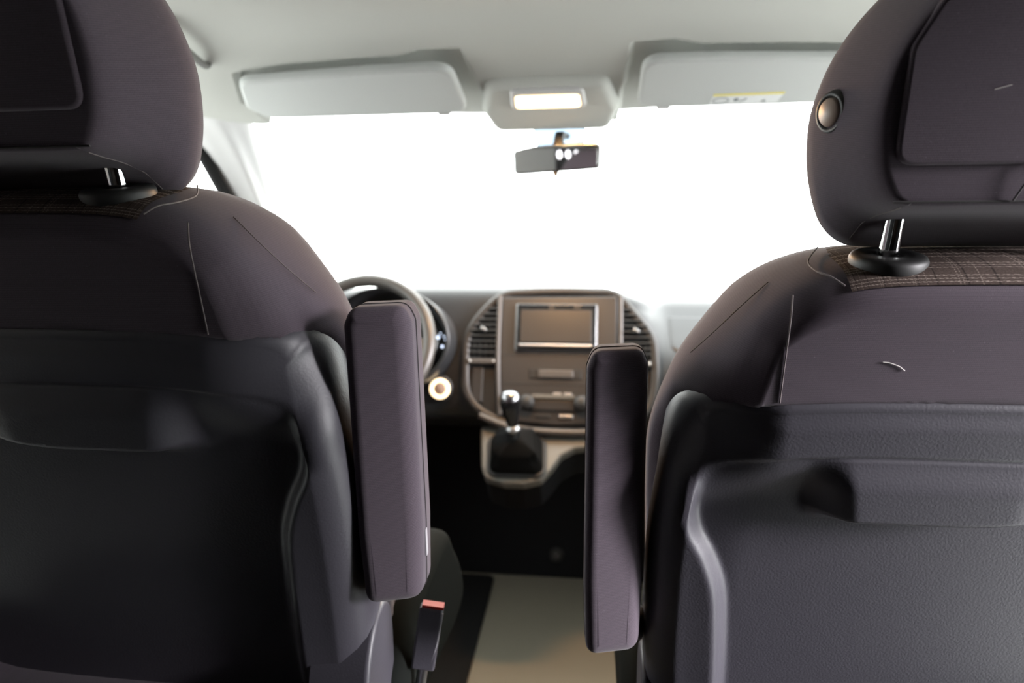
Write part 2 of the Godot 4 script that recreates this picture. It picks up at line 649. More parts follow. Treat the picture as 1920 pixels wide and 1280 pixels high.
func seat(label: String, x: float, top: float, z: float, m: float, head_up: float, arm_at: float, arm_long: float, arm_lean: float, arm_out: float, arm_u: float) -> Node3D:
	var root := thing("front_seat", label, "car seat", at(x, 0, z))
	var tilt := Basis(Vector3.RIGHT, deg_to_rad(15))
	var bx := Transform3D(tilt, Vector3(0, top, 0))
	var back := obj("backrest", flipped(backrest_mesh(), m), M.seat_cloth, root, bx)
	obj("top_band", flipped(plaid_mesh(), m), M.plaid_cloth, back).set_meta("label", "brown plaid cloth band with pale dashed lines")
	for s in [-1.0, 1.0]:
		var p := []
		for q in [[0.1624, -0.006, 0.0395], [0.1632, -0.02, 0.0445], [0.1635, -0.035, 0.0458], [0.1637, -0.065, 0.0458], [0.1637, -0.095, 0.0458]]:
			p.append(Vector3(s * q[0], q[1], q[2]))
		obj("seam", tube(cr(p, 5), 0.0006, 6), M.thread, back)
		var p2 := []
		for q in [[0.1235, -0.0015, 0.034], [0.132, 0.0035, 0.026], [0.138, 0.0035, 0.010], [0.136, 0.004, -0.02], [0.12, 0.0085, -0.05]]:
			p2.append(Vector3(s * q[0], q[1] + 0.0012, q[2]))
		obj("seam", tube(cr(p2, 5), 0.0007, 6), M.thread, back)
		var p3 := []
		for q in [[0.166, -0.014, -0.02], [0.186, -0.0305, -0.012], [0.2075, -0.0585, -0.018], [0.225, -0.084, -0.03]]:
			p3.append(Vector3(s * q[0], q[1] + 0.001, q[2]))
		obj("seam", tube(cr(p3, 5), 0.0005, 6), M.thread, back)
	obj("back_shell", flipped(shell_mesh(), m), M.shell_plastic, root, bx)
	# head restraint
	var hx := Transform3D(tilt, bx * Vector3(0, head_up, 0))
	var head := obj("headrest", headrest_mesh(), M.seat_cloth, root, hx)
	var panel := fillet([Vector2(-0.1105, 0.0905), Vector2(0.1105, 0.0905), Vector2(0.1125, 0.165), Vector2(0.098, 0.193), Vector2(0.070, 0.208), Vector2(-0.070, 0.208), Vector2(-0.098, 0.193), Vector2(-0.1125, 0.165)], 0.014, 6)
	obj("rear_panel", shifted(extr(panel, 0.006, 0.003), Vector3(0, 0, 0.0475)), M.seat_cloth, head)
	obj("seam", tube([Vector3(-0.024 * m, 0.0905, 0.0535), Vector3(-0.0255 * m, 0.078, 0.0535), Vector3(-0.030 * m, 0.066, 0.0522)], 0.0007, 5), M.seam_cord, head)
	var lowseam := []
	for k in 13:
		lowseam.append(Vector3(lerpf(-0.106, 0.106, k / 12.0), 0.0655, 0.0505))
	obj("seam", tube(lowseam, 0.0009, 5), M.seam_cord, head)
	for s in [-1.0, 1.0]:
		var hc := head_contour()
		var hn := normals2(hc)
		var best := 0
		for i in hc.size():
			if hc[i].distance_to(Vector2(s * 0.104, 0.0165)) < hc[best].distance_to(Vector2(s * 0.104, 0.0165)):
				best = i
		var zip := []
		for q in [[0.0205, 0.0425], [0.0165, 0.030], [0.0105, 0.012], [0.005, -0.008], [0.001, -0.024]]:
			zip.append(head_ring(hc, hn, q[0], q[1])[best])
		obj("seam", tube(cr(zip, 4), 0.0006, 5), M.thread, head)
		var post := tube([Vector3(s * 0.082, -0.06 - head_up, 0.0), Vector3(s * 0.082, 0.045, 0.0)], 0.0073, 20)
		obj("post", post, M.chrome, head)
		var sock := lathe([Vector2(0.0, -0.012), Vector2(0.0275, -0.012), Vector2(0.0285, -0.004), Vector2(0.0285, 0.001), Vector2(0.027, 0.0038), Vector2(0.024, 0.005), Vector2(0.012, 0.005), Vector2(0.0105, 0.003)], 36)
		obj("post_socket", sock, M.black_plastic, root, bx * at(s * 0.082, 0.0115, 0.001))
	# release button on the vehicle-left flank of the head restraint
	var knob := Transform3D(Basis(Vector3(0, 1, 0), deg_to_rad(22)), Vector3(-0.1365, 0.1235, -0.007))
	var turned := Basis(Vector3(0, -1, 0), Vector3(-1, 0, 0), Vector3(0, 0, -1))
	knob = Transform3D(knob.basis * turned, knob.origin)
	var ring := lathe([Vector2(0.017, -0.008), Vector2(0.0165, -0.001), Vector2(0.0145, 0.0035), Vector2(0.012, 0.0035), Vector2(0.0108, 0.0005)], 32)
	var rb := obj("release_button", ring, M.black_plastic, head, knob)
	rb.set_meta("label", "round tan release button in a black collar")
	head.remove_child(rb)
	head.add_child(rb, true)
	obj("button_cap", lathe([Vector2(0.0105, -0.004), Vector2(0.0105, 0.0035), Vector2(0.0095, 0.005), Vector2(0.0, 0.0056)], 28), M.button_cap, head, knob)
	# folded-up armrest on the inner flank
	var ax := bx * Transform3D(Basis(Vector3.RIGHT, deg_to_rad(arm_lean)), Vector3(-arm_u * m, arm_at, arm_out))
	var outline := []
	for q in [[-0.0255, -0.160], [0.0255, -0.160], [0.0280, -0.08], [0.0275, 0.132], [0.0215, 0.148], [-0.0215, 0.148], [-0.0275, 0.132], [-0.0280, -0.08]]:
		outline.append(Vector2(q[0], q[1] * arm_long))
	var arm := obj("armrest", sheared(shifted(extr(fillet(outline, 0.014, 6), 0.050, 0.013, 0.013), Vector3(0, 0, -0.018)), -0.30), M.seat_cloth, root, ax)
	var loop := []
	for q in fillet(outline, 0.014, 6):
		loop.append(Vector3(q.x * 1.004, q.y * 1.001, 0.010 - 0.30 * q.x))
	obj("seam", tube(loop, 0.0007, 5, true), M.seam_cord, arm)
	if m < 0:
		obj("tag", shifted(extr(fillet([Vector2(-0.003, -0.014), Vector2(0.003, -0.014), Vector2(0.003, 0.014), Vector2(-0.003, 0.014)], 0.002), 0.0015), Vector3.ZERO), M.tag_white, arm, fr(Vector3(-0.0285 * m, -0.095, 0.004), Vector3(0, 0, 1), Vector3(0, 1, 0)))
	obj("pivot", lathe([Vector2(0.0, -0.022), Vector2(0.015, -0.022), Vector2(0.017, -0.019), Vector2(0.017, 0.019), Vector2(0.015, 0.022), Vector2(0.0, 0.022)], 28), M.black_plastic, arm, Transform3D(Basis(Vector3(0, 0, 1), PI / 2), Vector3(0.010 * m, -0.150, -0.022)))
	# cushion, side cover, recliner cover, pedestal
	var cy := top - 0.55
	var cush := []
	for k in 15:
		var t := k / 14.0
		var zz := lerpf(-0.04, -0.45, t)
		var e := 1.0 - 0.5 * pow(maxf(0.0, (t - 0.8) / 0.2), 2.0)
		var wide := 0.238 + 0.008 * sin(t * PI)
		var r := PackedVector3Array()
		for p in [Vector2(-wide, -0.02), Vector2(-wide - 0.006, 0.02), Vector2(-wide + 0.012, 0.065), Vector2(-wide + 0.05, 0.085), Vector2(-0.15, 0.065), Vector2(0, 0.06), Vector2(0.15, 0.065), Vector2(wide - 0.05, 0.085), Vector2(wide - 0.012, 0.065), Vector2(wide + 0.006, 0.02), Vector2(wide, -0.02), Vector2(0, -0.04)]:
			r.append(Vector3(p.x, cy + p.y * e, zz))
		var rr := []
		for p in r:
			rr.append(p)
		var ring2 := PackedVector3Array()
		for p in cr(rr, 4, true):
			ring2.append(p)
		cush.append(ring2)
	obj("seat_cushion", loft(cush), M.seat_cloth, root)
	for s in [-1.0, 1.0]:
		# outline in (z, y): local x runs forward
		var side := []
		for q in [[0.17, 0.112], [0.25, 0.135], [0.335, 0.138], [0.378, 0.10], [0.42, 0.058], [0.446, 0.008], [0.428, -0.022], [0.362, -0.032], [0.293, -0.027], [0.20, -0.02], [0.12, -0.005], [0.11, 0.06]]:
			side.append(Vector2(q[0], q[1]))
		var oc := PackedVector2Array()
		for q in cr(side, 4, true):
			oc.append(q)
		obj("side_cover", extr(oc, 0.030, 0.022), M.cover_plastic, root, Transform3D(Basis(Vector3(0, 0, -1), Vector3(0, 1, 0), Vector3(s, 0, 0)), Vector3(s * 0.246, cy + 0.0, -0.02)))
		var rc := []
		for q in [[-0.045, -0.22], [-0.048, -0.10], [-0.035, -0.02], [-0.008, 0.022], [0.024, 0.030], [0.045, 0.0], [0.050, -0.10], [0.050, -0.22]]:
			rc.append(Vector2(q[0], q[1]))
		var rcp := PackedVector2Array()
		for q in cr(rc, 5, true):
			rcp.append(q)
		obj("recliner_cover", extr(rcp, 0.060, 0.006), M.shell_plastic, root, Transform3D(Basis(Vector3(0, 0, -1), Vector3(0, 1, 0), Vector3(s, 0, 0)), Vector3(s * 0.200, top - 0.425, -0.098)))
	obj("pedestal", rbox(0.34, cy - 0.05, 0.30, 0.02), M.black_plastic, root, at(0, (cy - 0.05) / 2, -0.24))
	return root

func stick(called: String, label: String, p: Array, r: float, m: Material, category: String) -> void:
	tag(obj(called, tube(p, r, 5), m), label, category)

# ------------------------------------------------------------------ the place
func roof_y(x: float, z: float) -> float:
	var y := 1.422 - 0.058 * pow(sm(-1.02, -1.50, z), 1.2)
	var a := maxf(0.0, absf(x) - 0.42)
	y -= 0.36 * a * a
	return y

func visor_outline(s: float) -> Array:
	var poly := []
	for q in [[0.164, 0.0], [0.582, 0.0], [0.606, 0.052], [0.566, 0.154], [0.30, 0.174], [0.163, 0.178]]:
		poly.append(Vector2(s * q[0], q[1]))
	return poly

func to_edge(p: Vector2, poly: Array) -> float:   # distance outside a polygon, negative inside
	var d := 1e9
	for i in poly.size():
		var q := Geometry2D.get_closest_point_to_segment(p, poly[i], poly[(i + 1) % poly.size()])
		d = minf(d, q.distance_to(p))
	return -d if Geometry2D.is_point_in_polygon(p, PackedVector2Array(poly)) else d

func visor_zone(x: float, z: float) -> float:
	# depth of the pockets in the roof lining that hold the sun visors
	var p := Vector2(absf(x), (z + 1.34) / cos(deg_to_rad(12)))
	var d := to_edge(p, visor_outline(1.0))
	d = minf(d, to_edge(p, [Vector2(0.140, -0.05), Vector2(0.20, -0.05), Vector2(0.24, 0.180), Vector2(0.21, 0.196), Vector2(0.152, 0.196)]))
	if p.y < 0.0 and p.x < 0.61:
		d = minf(d, 0.14 - p.x if p.x < 0.14 else 0.0)
	return sm(0.0085, 0.003, d)

func build_shell() -> void:
	var f := func(a: float, b: float) -> Vector3:
		var x := lerpf(-0.86, 0.86, a)
		var z: float = lerpf(1.62, -1.0, b / 0.2) if b < 0.2 else lerpf(-1.0, -1.485 + 0.085 * sm(0.12, 0.55, absf(x)) + 0.16 * sm(0.61, 0.80, absf(x)), (b - 0.2) / 0.8)
		return Vector3(x, roof_y(x, z) + 0.022 * visor_zone(x, z), z)
	var lining := grid(f, 340, 130)
	var roof := struct("ceiling", lining, M.headliner, "pale grey roof lining over the cabin", "ceiling")
	obj("rear_lining", rbox(1.68, 0.02, 1.98, 0.005), M.rear_lining, roof, at(0, 1.405, 0.60))
	obj("roof_skin", rbox(1.80, 0.03, 3.14, 0.01), M.dark_trim, roof, at(0, 1.47, 0.07))
	struct("floor", rbox(1.74, 0.06, 3.90, 0.005), M.floor_vinyl, "beige vinyl cabin floor between the two seats", "floor", at(0, -0.03, -0.30))
	tag(obj("rear_carpet", rbox(1.70, 0.012, 2.1, 0.005), M.carpet, self, at(0, 0.006, 0.52)), "dark carpet behind the front seats", "carpet")
	struct("wall_front", rbox(1.74, 0.62, 0.06, 0.005), M.carpet, "black carpeted bulkhead under the dashboard", "bulkhead", at(0, 0.31, -2.18))
	struct("wall_rear", rbox(1.74, 1.46, 0.06, 0.005), M.dark_trim, "dark trim panel closing the rear of the van", "panel", at(0, 0.71, 1.62))
	# left flank: door below the belt line, pillar behind it, closed panel at the rear
	for s in [-1.0, 1.0]:
		var side := "left" if s < 0 else "right"
		var w := struct("wall_" + side, rbox(0.06, 0.98, 1.55, 0.01), M.dark_trim,
			 "dark door trim beside the driver's seat" if s < 0 else "dark door trim beside the passenger seat", "door trim", at(s * 0.89, 0.49, -1.42))
		obj("pillar", rbox(0.06, 1.46, 0.16, 0.02), M.trim_grey, w, at(0, 0.24, 0.80))
		obj("roof_rail", rbox(0.07, 0.10, 0.95, 0.02), M.trim_grey, w, at(0, 0.885, 0.55))
		if s < 0:
			obj("rear_panel", rbox(0.06, 1.46, 2.2, 0.02), M.dark_trim, w, at(0, 0.24, 2.0))
			obj("side_lining", rbox(0.02, 0.62, 0.50, 0.008), M.trim_grey, w, at(0.038, 0.55, 1.155))
			for k in 4:
				obj("rib", rbox(0.02, 0.50, 0.030, 0.006), M.shell_plastic, w, at(0.038, 0.53, 1.46 + 0.078 * k))
		else:
			obj("rear_panel", rbox(0.06, 1.46, 1.95, 0.02), M.dark_trim, w, at(0, 0.24, 2.085))
	# windscreen
	var ws := func(a: float, b: float) -> Vector3:
		var k := lerpf(-1.0, 1.0, a)
		var lo := Vector3(0.86 * k, 0.93, -2.28 + 0.30 * k * k)
		var hi := Vector3(0.74 * k, 1.405, -1.53 + 0.05 * k * k)
		return lo.lerp(hi, b)
	struct("window_1", grid(ws, 20, 10), M.glass, "clear windscreen glass over the dashboard", "windscreen")
	for s in [-1.0, 1.0]:
		var sg := func(a: float, b: float) -> Vector3:
			var top := Vector3(s * 0.845, 1.38, lerpf(-1.34, -0.70, a))
			var bot := Vector3(s * 0.885, 0.96, lerpf(-1.90, -0.70, a))
			var g := bot.lerp(top, b)
			return g
		struct("window_2" if s < 0 else "window_3", grid(sg, 6, 4), M.glass, "driver's door window glass" if s < 0 else "passenger's door window glass", "window")
		# windscreen pillar trim and the black seal of the door window beside it
		var inner := cr([Vector3(0.575, 1.408, -1.27), Vector3(0.635, 1.388, -1.375), Vector3(0.685, 1.368, -1.455), Vector3(0.735, 1.255, -1.63), Vector3(0.775, 1.13, -1.78), Vector3(0.81, 1.02, -1.905), Vector3(0.84, 0.93, -2.02)], 6)
		var outer := cr([Vector3(0.835, 1.372, -1.10), Vector3(0.815, 1.362, -1.30), Vector3(0.792, 1.318, -1.43), Vector3(0.802, 1.232, -1.568), Vector3(0.815, 1.138, -1.702), Vector3(0.832, 1.03, -1.85), Vector3(0.85, 0.93, -1.98)], 6)
		var rings := []
		for i in inner.size():
			var a: Vector3 = inner[i] * Vector3(s, 1, 1)
			var b: Vector3 = outer[i] * Vector3(s, 1, 1)
			var out := Vector3(s * 0.035, 0.02, -0.035)
			var mid := (a + b) / 2 - out * 0.45
			var ring := PackedVector3Array()
			for q in cr([a, a.lerp(mid, 0.6), mid, b.lerp(mid, 0.6), b, b + out, a + out], 3, true):
				ring.append(q)
			rings.append(ring)
		struct("trim_1" if s < 0 else "trim_2", loft(rings), M.trim_grey, "pale windscreen pillar trim on the %s side" % ("driver's" if s < 0 else "passenger's"), "pillar")
		var seal := []
		for q in [Vector3(0.798, 1.385, -1.36), Vector3(0.806, 1.305, -1.468), Vector3(0.816, 1.225, -1.573), Vector3(0.828, 1.145, -1.705), Vector3(0.845, 1.03, -1.85), Vector3(0.86, 0.95, -1.95)]:
			seal.append(q * Vector3(s, 1, 1))
		var sl := struct("trim_3" if s < 0 else "trim_4", tube(cr(seal, 5), 0.017, 12, false, 0.024), M.rubber, "black rubber seal of the %s door window" % ("driver's" if s < 0 else "passenger's"), "seal")
		var lip := []
		for q in seal:
			lip.append(q + Vector3(-s * 0.016, 0.004, 0.006))
		obj("seal_lip", tube(cr(lip, 5), 0.006, 8), M.bezel_plastic, sl)
	var mat := obj("rubber_mat", extr(fillet([Vector2(-0.80, 1.20), Vector2(-0.21, 1.20), Vector2(-0.235, 2.13), Vector2(-0.80, 2.13)], 0.03), 0.008, 0.003), M.rubber, self, Transform3D(Basis(Vector3(1, 0, 0), Vector3(0, 0, -1), Vector3(0, 1, 0)), Vector3(0, 0.0, 0)))
	tag(mat, "black rubber mat in the driver's footwell beside the beige floor", "mat")
	struct("ground", rbox(60, 0.1, 60, 0.01), M.ground, "pale showroom ground outside the van", "ground", at(0, -0.55, 0))

func visors() -> void:
	var t := deg_to_rad(12)
	for s in [-1.0, 1.0]:
		var poly := visor_outline(s)
		var xf := Transform3D(Basis(Vector3(1, 0, 0), Vector3(0, sin(t), cos(t)), Vector3(0, -cos(t), sin(t))), Vector3(0, 1.370, -1.34))
		var v := thing("sun_visor", "pale grey fabric sun visor above the steering wheel" if s < 0 else "pale grey sun visor bearing a yellow and white warning sticker", "sun visor", xf, "")
		obj("panel", extr(fillet(poly, 0.040, 8), 0.018, 0.008, 0.005), M.visor_cloth, v)
		obj("clip", rbox(0.026, 0.014, 0.012, 0.004), M.trim_grey, v, at(s * 0.214, 0.004, 0.014))
		if s > 0:
			var st := obj("warning_sticker", extr(fillet([Vector2(0.297, 0.012), Vector2(0.419, 0.014), Vector2(0.424, 0.056), Vector2(0.299, 0.054)], 0.003), 0.0006), M.sticker_white, v, at(0, 0, 0.018))
			st.set_meta("label", "white warning sticker with a yellow strip and small pictograms")
			obj("yellow_strip", extr(fillet([Vector2(0.299, 0.046), Vector2(0.4235, 0.048), Vector2(0.424, 0.056), Vector2(0.299, 0.054)], 0.002), 0.0005), M.sticker_yellow, st, at(0, 0, 0.0004))
			var loop := []
			for q in circle(20, 0.014, 0.0115):
				loop.append(Vector3(q.x + 0.316, q.y + 0.028, 0.0006))
			obj("pictogram", tube(loop, 0.0011, 5, true), M.sticker_ink, st)
			obj("pictogram", extr(circle(12, 0.0045, 0.007), 0.0005), M.sticker_ink, st, at(0.343, 0.030, 0.0003))
			obj("pictogram", tube([Vector3(0.349, 0.024, 0.0006), Vector3(0.357, 0.027, 0.0006), Vector3(0.361, 0.035, 0.0006)], 0.0011, 5), M.sticker_ink, st)
			obj("pictogram", extr(fillet([Vector2(0.388, 0.018), Vector2(0.399, 0.018), Vector2(0.394, 0.029)], 0.001), 0.0005), M.sticker_ink, st, at(0, 0, 0.0003))

func overhead() -> void:
	var t := deg_to_rad(13)
	var xf := Transform3D(Basis(Vector3(1, 0, 0), Vector3(0, sin(t), cos(t)), Vector3(0, -cos(t), sin(t))), Vector3(-0.005, 1.374, -1.30))
	var c := thing("dome_lamp", "lit warm white dome lamp in the overhead console", "lamp", xf)
	var poly := [Vector2(-0.122, -0.150), Vector2(0.122, -0.150), Vector2(0.136, -0.06), Vector2(0.112, 0.050), Vector2(-0.112, 0.050), Vector2(-0.136, -0.06)]
	obj("console", extr(fillet(poly, 0.03, 8), 0.024, 0.018), M.headliner, c, at(0, 0, -0.018))
	var house := fillet([Vector2(-0.074, -0.034), Vector2(0.074, -0.034), Vector2(0.068, 0.040), Vector2(-0.068, 0.040)], 0.014, 6)
	obj("housing", extr(house, 0.010, 0.006), M.trim_grey, c, at(0, 0, 0.002))
	var lens := fillet([Vector2(-0.063, -0.026), Vector2(0.063, -0.026), Vector2(0.060, 0.022), Vector2(-0.060, 0.022)], 0.010, 6)
	obj("lens", extr(lens, 0.009, 0.004), M.lamp_lens, c, at(0, 0.004, 0.0065))
	var l := AreaLight3D.new()
	l.name = "dome_light"
	l.area_size = Vector2(0.12, 0.045)
	l.area_normalize_energy = true
	l.light_color = Color(1.0, 0.76, 0.50)
	l.light_energy = 0.75
	l.shadow_enabled = true
	l.transform = at(0, 0.004, 0.020) * Transform3D(Basis(Vector3.UP, PI), Vector3.ZERO)
	c.add_child(l)

func mirror() -> void:
	var look := Basis(Vector3.UP, deg_to_rad(-14)) * Basis(Vector3.RIGHT, deg_to_rad(4.2)) * Basis(Vector3(0, 0, 1), deg_to_rad(0.5))
	var r := thing("rear_view_mirror", "black framed rear view mirror hanging before the windscreen", "mirror", Transform3D(look, Vector3(0.002, 1.277, -1.42)))
	var poly := fillet([Vector2(-0.093, -0.028), Vector2(0.093, -0.026), Vector2(0.095, 0.024), Vector2(0.052, 0.0275), Vector2(-0.045, 0.0275), Vector2(-0.093, 0.021)], 0.010, 6)
	obj("housing", shifted(extr(poly, 0.026, 0.003, 0.011), Vector3(0, 0, -0.026)), M.black_plastic, r)
	var nn := normals2(poly)
	var inner := PackedVector2Array()
	for i in poly.size():
		inner.append(poly[i] + nn[i] * 0.0025)
	obj("mirror_glass", extr(inner, 0.0015, 0.0005), M.mirror_glass, r, at(0, 0, -0.0005))
	obj("stem", loft([ring_rect(Vector3(0.004, 0.022, -0.014), 0.024, 0.016), ring_rect(Vector3(0.005, 0.040, -0.016), 0.020, 0.016), ring_rect(Vector3(0.006, 0.054, -0.022), 0.019, 0.014)]), M.black_plastic, r)
	obj("foot", rbox(0.019, 0.012, 0.05, 0.004), M.black_plastic, r, at(0.006, 0.050, -0.042))
	obj("dip_tab", loft([ring_rect(Vector3(-0.001, -0.024, -0.008), 0.014, 0.010), ring_rect(Vector3(-0.001, -0.036, -0.007), 0.008, 0.008)]), M.black_plastic, r)
	var sens := obj("sensor_cover", extr(fillet([Vector2(-0.048, 0.0), Vector2(0.054, 0.0), Vector2(0.058, 0.075), Vector2(-0.064, 0.075)], 0.008, 5), 0.004, 0.0015), M.pale_film, self, fr(Vector3(0.008, 1.305, -1.50), Vector3(1, 0, 0), Vector3(0, 0.85, 0.15)))
	tag(sens, "pale translucent sensor cover on the windscreen behind the mirror", "cover")

func ring_rect(c: Vector3, w: float, d: float) -> PackedVector3Array:
	var r := PackedVector3Array()
	for q in fillet(rect(w, d), minf(w, d) * 0.25, 3):
		r.append(c + Vector3(q.x, 0, q.y))
	return r

# ------------------------------------------------------------------ dashboard
func dash_top(x: float) -> float:
	return lerpf(0.995, 0.962, sm(0.10, 0.24, x)) - 0.02 * sm(0.4, 0.85, absf(x))

func dash_point(x: float, t: float, out := 0.0) -> Vector3:
	var yt := dash_top(x)
	var bow := 0.06 * x * x
	var zs := [[-2.22, 0.915], [-2.0, 0.955], [-1.82, yt], [-1.765, yt - 0.004], [-1.742, yt - 0.026], [-1.722, 0.915], [-1.698, 0.83], [-1.672, 0.74], [-1.668, 0.69], [-1.69, 0.65], [-1.77, 0.615], [-1.95, 0.59], [-2.18, 0.58]]
	var slope := [[-2.22, 0.915], [-2.06, 0.945], [-1.93, 0.957], [-1.885, 0.950], [-1.845, 0.925], [-1.785, 0.880], [-1.725, 0.828], [-1.682, 0.765], [-1.668, 0.70], [-1.69, 0.65], [-1.77, 0.615], [-1.95, 0.59], [-2.18, 0.58]]
	var right := sm(0.20, 0.29, x)
	for j in zs.size():
		zs[j] = [lerpf(zs[j][0], slope[j][0], right), lerpf(zs[j][1], slope[j][1], right)]
	var k := clampf(t, 0, 0.9999) * (zs.size() - 1)
	var i := int(floor(k))
	var f := k - i
	var p := []
	for d in [-1, 0, 1, 2]:
		var q = zs[clampi(i + d, 0, zs.size() - 1)]
		p.append(Vector2(q[0], q[1]))
	var c: Vector2 = p[1].cubic_interpolate(p[2], p[0], p[3], f)
	var dd: Vector2 = (p[2] - p[0]).lerp(p[3] - p[1], f).normalized()
	c += Vector2(-dd.y, dd.x) * out
	return Vector3(x, c.y, c.x + bow)

func dashboard() -> void:
	var d := thing("dashboard", "dark grey moulded dashboard below the windscreen", "dashboard", at(0, 0, 0))
	obj("body", grid(func(a, b): return dash_point(lerpf(-0.86, 0.86, a), b), 96, 60), M.dash_plastic, d)
	# glovebox and airbag panels on the passenger side
	var pan := func(x0: float, x1: float, t0: float, t1: float, r: float) -> ArrayMesh:
		var f := func(a: float, b: float) -> Vector3:
			var ex := 2.0 * a - 1.0
			var t := lerpf(t0, t1, b)
			var x := lerpf(x0, x1, a)
			var lift := 0.006 * minf(1.0, minf(minf(a, 1 - a) * (x1 - x0), minf(b, 1 - b) * 0.25) / 0.004) - 0.002
			if ex < 0 and b > 1.0 - r:
				x += (x1 - x0) * 0.10 * pow((b - 1.0 + r) / r, 2.0) * (1.0 - a)
			return dash_point(x, t, lift)
		return grid(f, 60, 30)
	obj("glovebox_lid", pan.call(0.284, 0.80, 0.352, 0.512, 0.25), M.dash_plastic, d)
	obj("glovebox_lower", pan.call(0.284, 0.80, 0.520, 0.66, 0.25), M.dash_plastic, d)
	# centre stack, on a plane leaning 18 degrees
	var t := deg_to_rad(18)
	var cx := Transform3D(Basis(Vector3(1, 0, 0), Vector3(0, cos(t), -sin(t)), Vector3(0, sin(t), cos(t))), Vector3(0, 0.80, -1.66))
	var shape := []
	for q in [[-0.150, 0.186], [-0.08, 0.196], [0.0, 0.199], [0.08, 0.197], [0.143, 0.190], [0.190, 0.138], [0.230, 0.083], [0.241, 0.03], [0.241, -0.045], [0.226, -0.098], [0.190, -0.128], [0.10, -0.158], [0.0, -0.169], [-0.08, -0.160], [-0.150, -0.138], [-0.203, -0.110], [-0.234, -0.066], [-0.241, 0.005], [-0.238, 0.075], [-0.206, 0.133]]:
		shape.append(Vector2(q[0], q[1]))
	var sp := PackedVector2Array()
	for q in cr(shape, 4, true):
		sp.append(q)
	var stack := thing("centre_stack", "dark centre stack with slatted air vents, switches and climate knobs", "centre stack", cx)
	obj("backing", shifted(extr(sp, 0.05), Vector3(0, 0, -0.062)), M.black_plastic, stack)
	var rim := []
	for q in cr(shape, 4, true):
		rim.append(Vector3(q.x, q.y, -0.006))
	obj("stack_rim", tube(rim, 0.0065, 10, true, 0.011), M.panel_plastic, stack)
	var mid := fillet([Vector2(-0.150, 0.180), Vector2(0.147, 0.184), Vector2(0.147, 0.02), Vector2(0.138, -0.128), Vector2(0.10, -0.142), Vector2(0.0, -0.150), Vector2(-0.10, -0.142), Vector2(-0.138, -0.126), Vector2(-0.150, 0.02)], 0.01, 4)
	obj("centre_panel", shifted(extr(mid, 0.022, 0.004), Vector3(0, 0, -0.016)), M.panel_plastic, stack)
	for s in [-1.0, 1.0]:
		obj("side_strip", tube(cr([Vector3(s * 0.1555, 0.184, 0.002), Vector3(s * 0.1555, 0.05, 0.004), Vector3(s * 0.151, -0.05, 0.004), Vector3(s * 0.144, -0.125, 0.002)], 6), 0.0055, 10, false, 0.006), M.bezel_plastic, stack)
	obj("lower_lip", tube(cr([Vector3(-0.195, -0.130, 0.0), Vector3(-0.11, -0.158, 0.004), Vector3(0.0, -0.166, 0.006), Vector3(0.11, -0.160, 0.004), Vector3(0.195, -0.130, 0.0)], 6), 0.013, 10, false, 0.010), M.bezel_plastic, stack)
	for y in [0.0275, -0.0465]:
		obj("panel_joint", rbox(0.285, 0.0022, 0.002, 0.0008), M.black_plastic, stack, at(-0.001, y, 0.0062))
	# warning switch
	obj("switch_recess", rbox(0.132, 0.026, 0.003, 0.003), M.black_plastic, stack, at(-0.006, -0.0205, 0.006))
	obj("hazard_switch", rbox(0.088, 0.020, 0.010, 0.003), M.bezel_plastic, stack, at(-0.005, -0.0205, 0.009))
	# climate controls
	obj("climate_bar", rbox(0.108, 0.011, 0.012, 0.003), M.silver_plastic, stack, at(-0.011, -0.079, 0.010))
	obj("climate_panel", rbox(0.108, 0.026, 0.008, 0.003), M.panel_plastic, stack, at(-0.011, -0.100, 0.008))
	for x in [-0.001, 0.026]:
		obj("climate_button", rbox(0.020, 0.005, 0.006, 0.0015), M.satin_metal, stack, at(x, -0.0705, 0.010))
	for x in [-0.076, 0.061]:
		obj("climate_knob", lathe([Vector2(0.020, 0.0), Vector2(0.0195, 0.018), Vector2(0.017, 0.022), Vector2(0.0, 0.023)], 28), M.black_plastic, stack, Transform3D(Basis(Vector3.RIGHT, PI / 2), Vector3(x, -0.094, 0.004)))
	for x in [-0.035, 0.022]:
		obj("socket", rbox(0.036, 0.010, 0.006, 0.003), M.satin_metal if x > 0 else M.black_plastic, stack, at(x, -0.127, 0.006))
	# air vents: left and right, each with its slats
	for s in [-1.0, 1.0]:
		var vent := obj("air_vent", shifted(extr(fillet([Vector2(s * 0.161, 0.022), Vector2(s * 0.232, 0.022), Vector2(s * 0.233, 0.098), Vector2(s * 0.163, 0.170)], 0.004), 0.006), Vector3(0, 0, -0.012)), M.black_gloss, stack)
		for k in 9:
			var y := 0.032 + k * 0.0145
			var wide := 0.069 if y < 0.096 else 0.069 * (0.172 - y) / 0.076
			if wide > 0.012:
				obj("slat", rbox(wide, 0.0034, 0.014, 0.0014), M.black_plastic, vent, Transform3D(Basis(Vector3.RIGHT, deg_to_rad(-18)), Vector3(s * (0.162 + wide / 2), y, -0.001)))
		for k in 4:
			obj("vane", rbox(0.0022, 0.040, 0.008, 0.0008), M.black_plastic, vent, at(s * (0.174 + k * 0.015), 0.044, -0.006))
		obj("vent_tab", rbox(0.016, 0.008, 0.014, 0.003), M.satin_metal, vent, Transform3D(Basis(Vector3(0, 0, 1), -0.5), Vector3(s * 0.194, 0.093, 0.010)))
		var strip := obj("switch_strip", rbox(0.072, 0.013, 0.016, 0.003), M.bezel_plastic, stack, at(s * 0.196, 0.0105, -0.002))
		for q in [-0.031, 0.031]:
			obj("lamp_dot", lathe([Vector2(0.0028, -0.001), Vector2(0.0024, 0.001), Vector2(0.0, 0.0014)], 10), M.sticker_white, strip, Transform3D(Basis(Vector3.RIGHT, PI / 2), Vector3(q, 0, 0.008)))
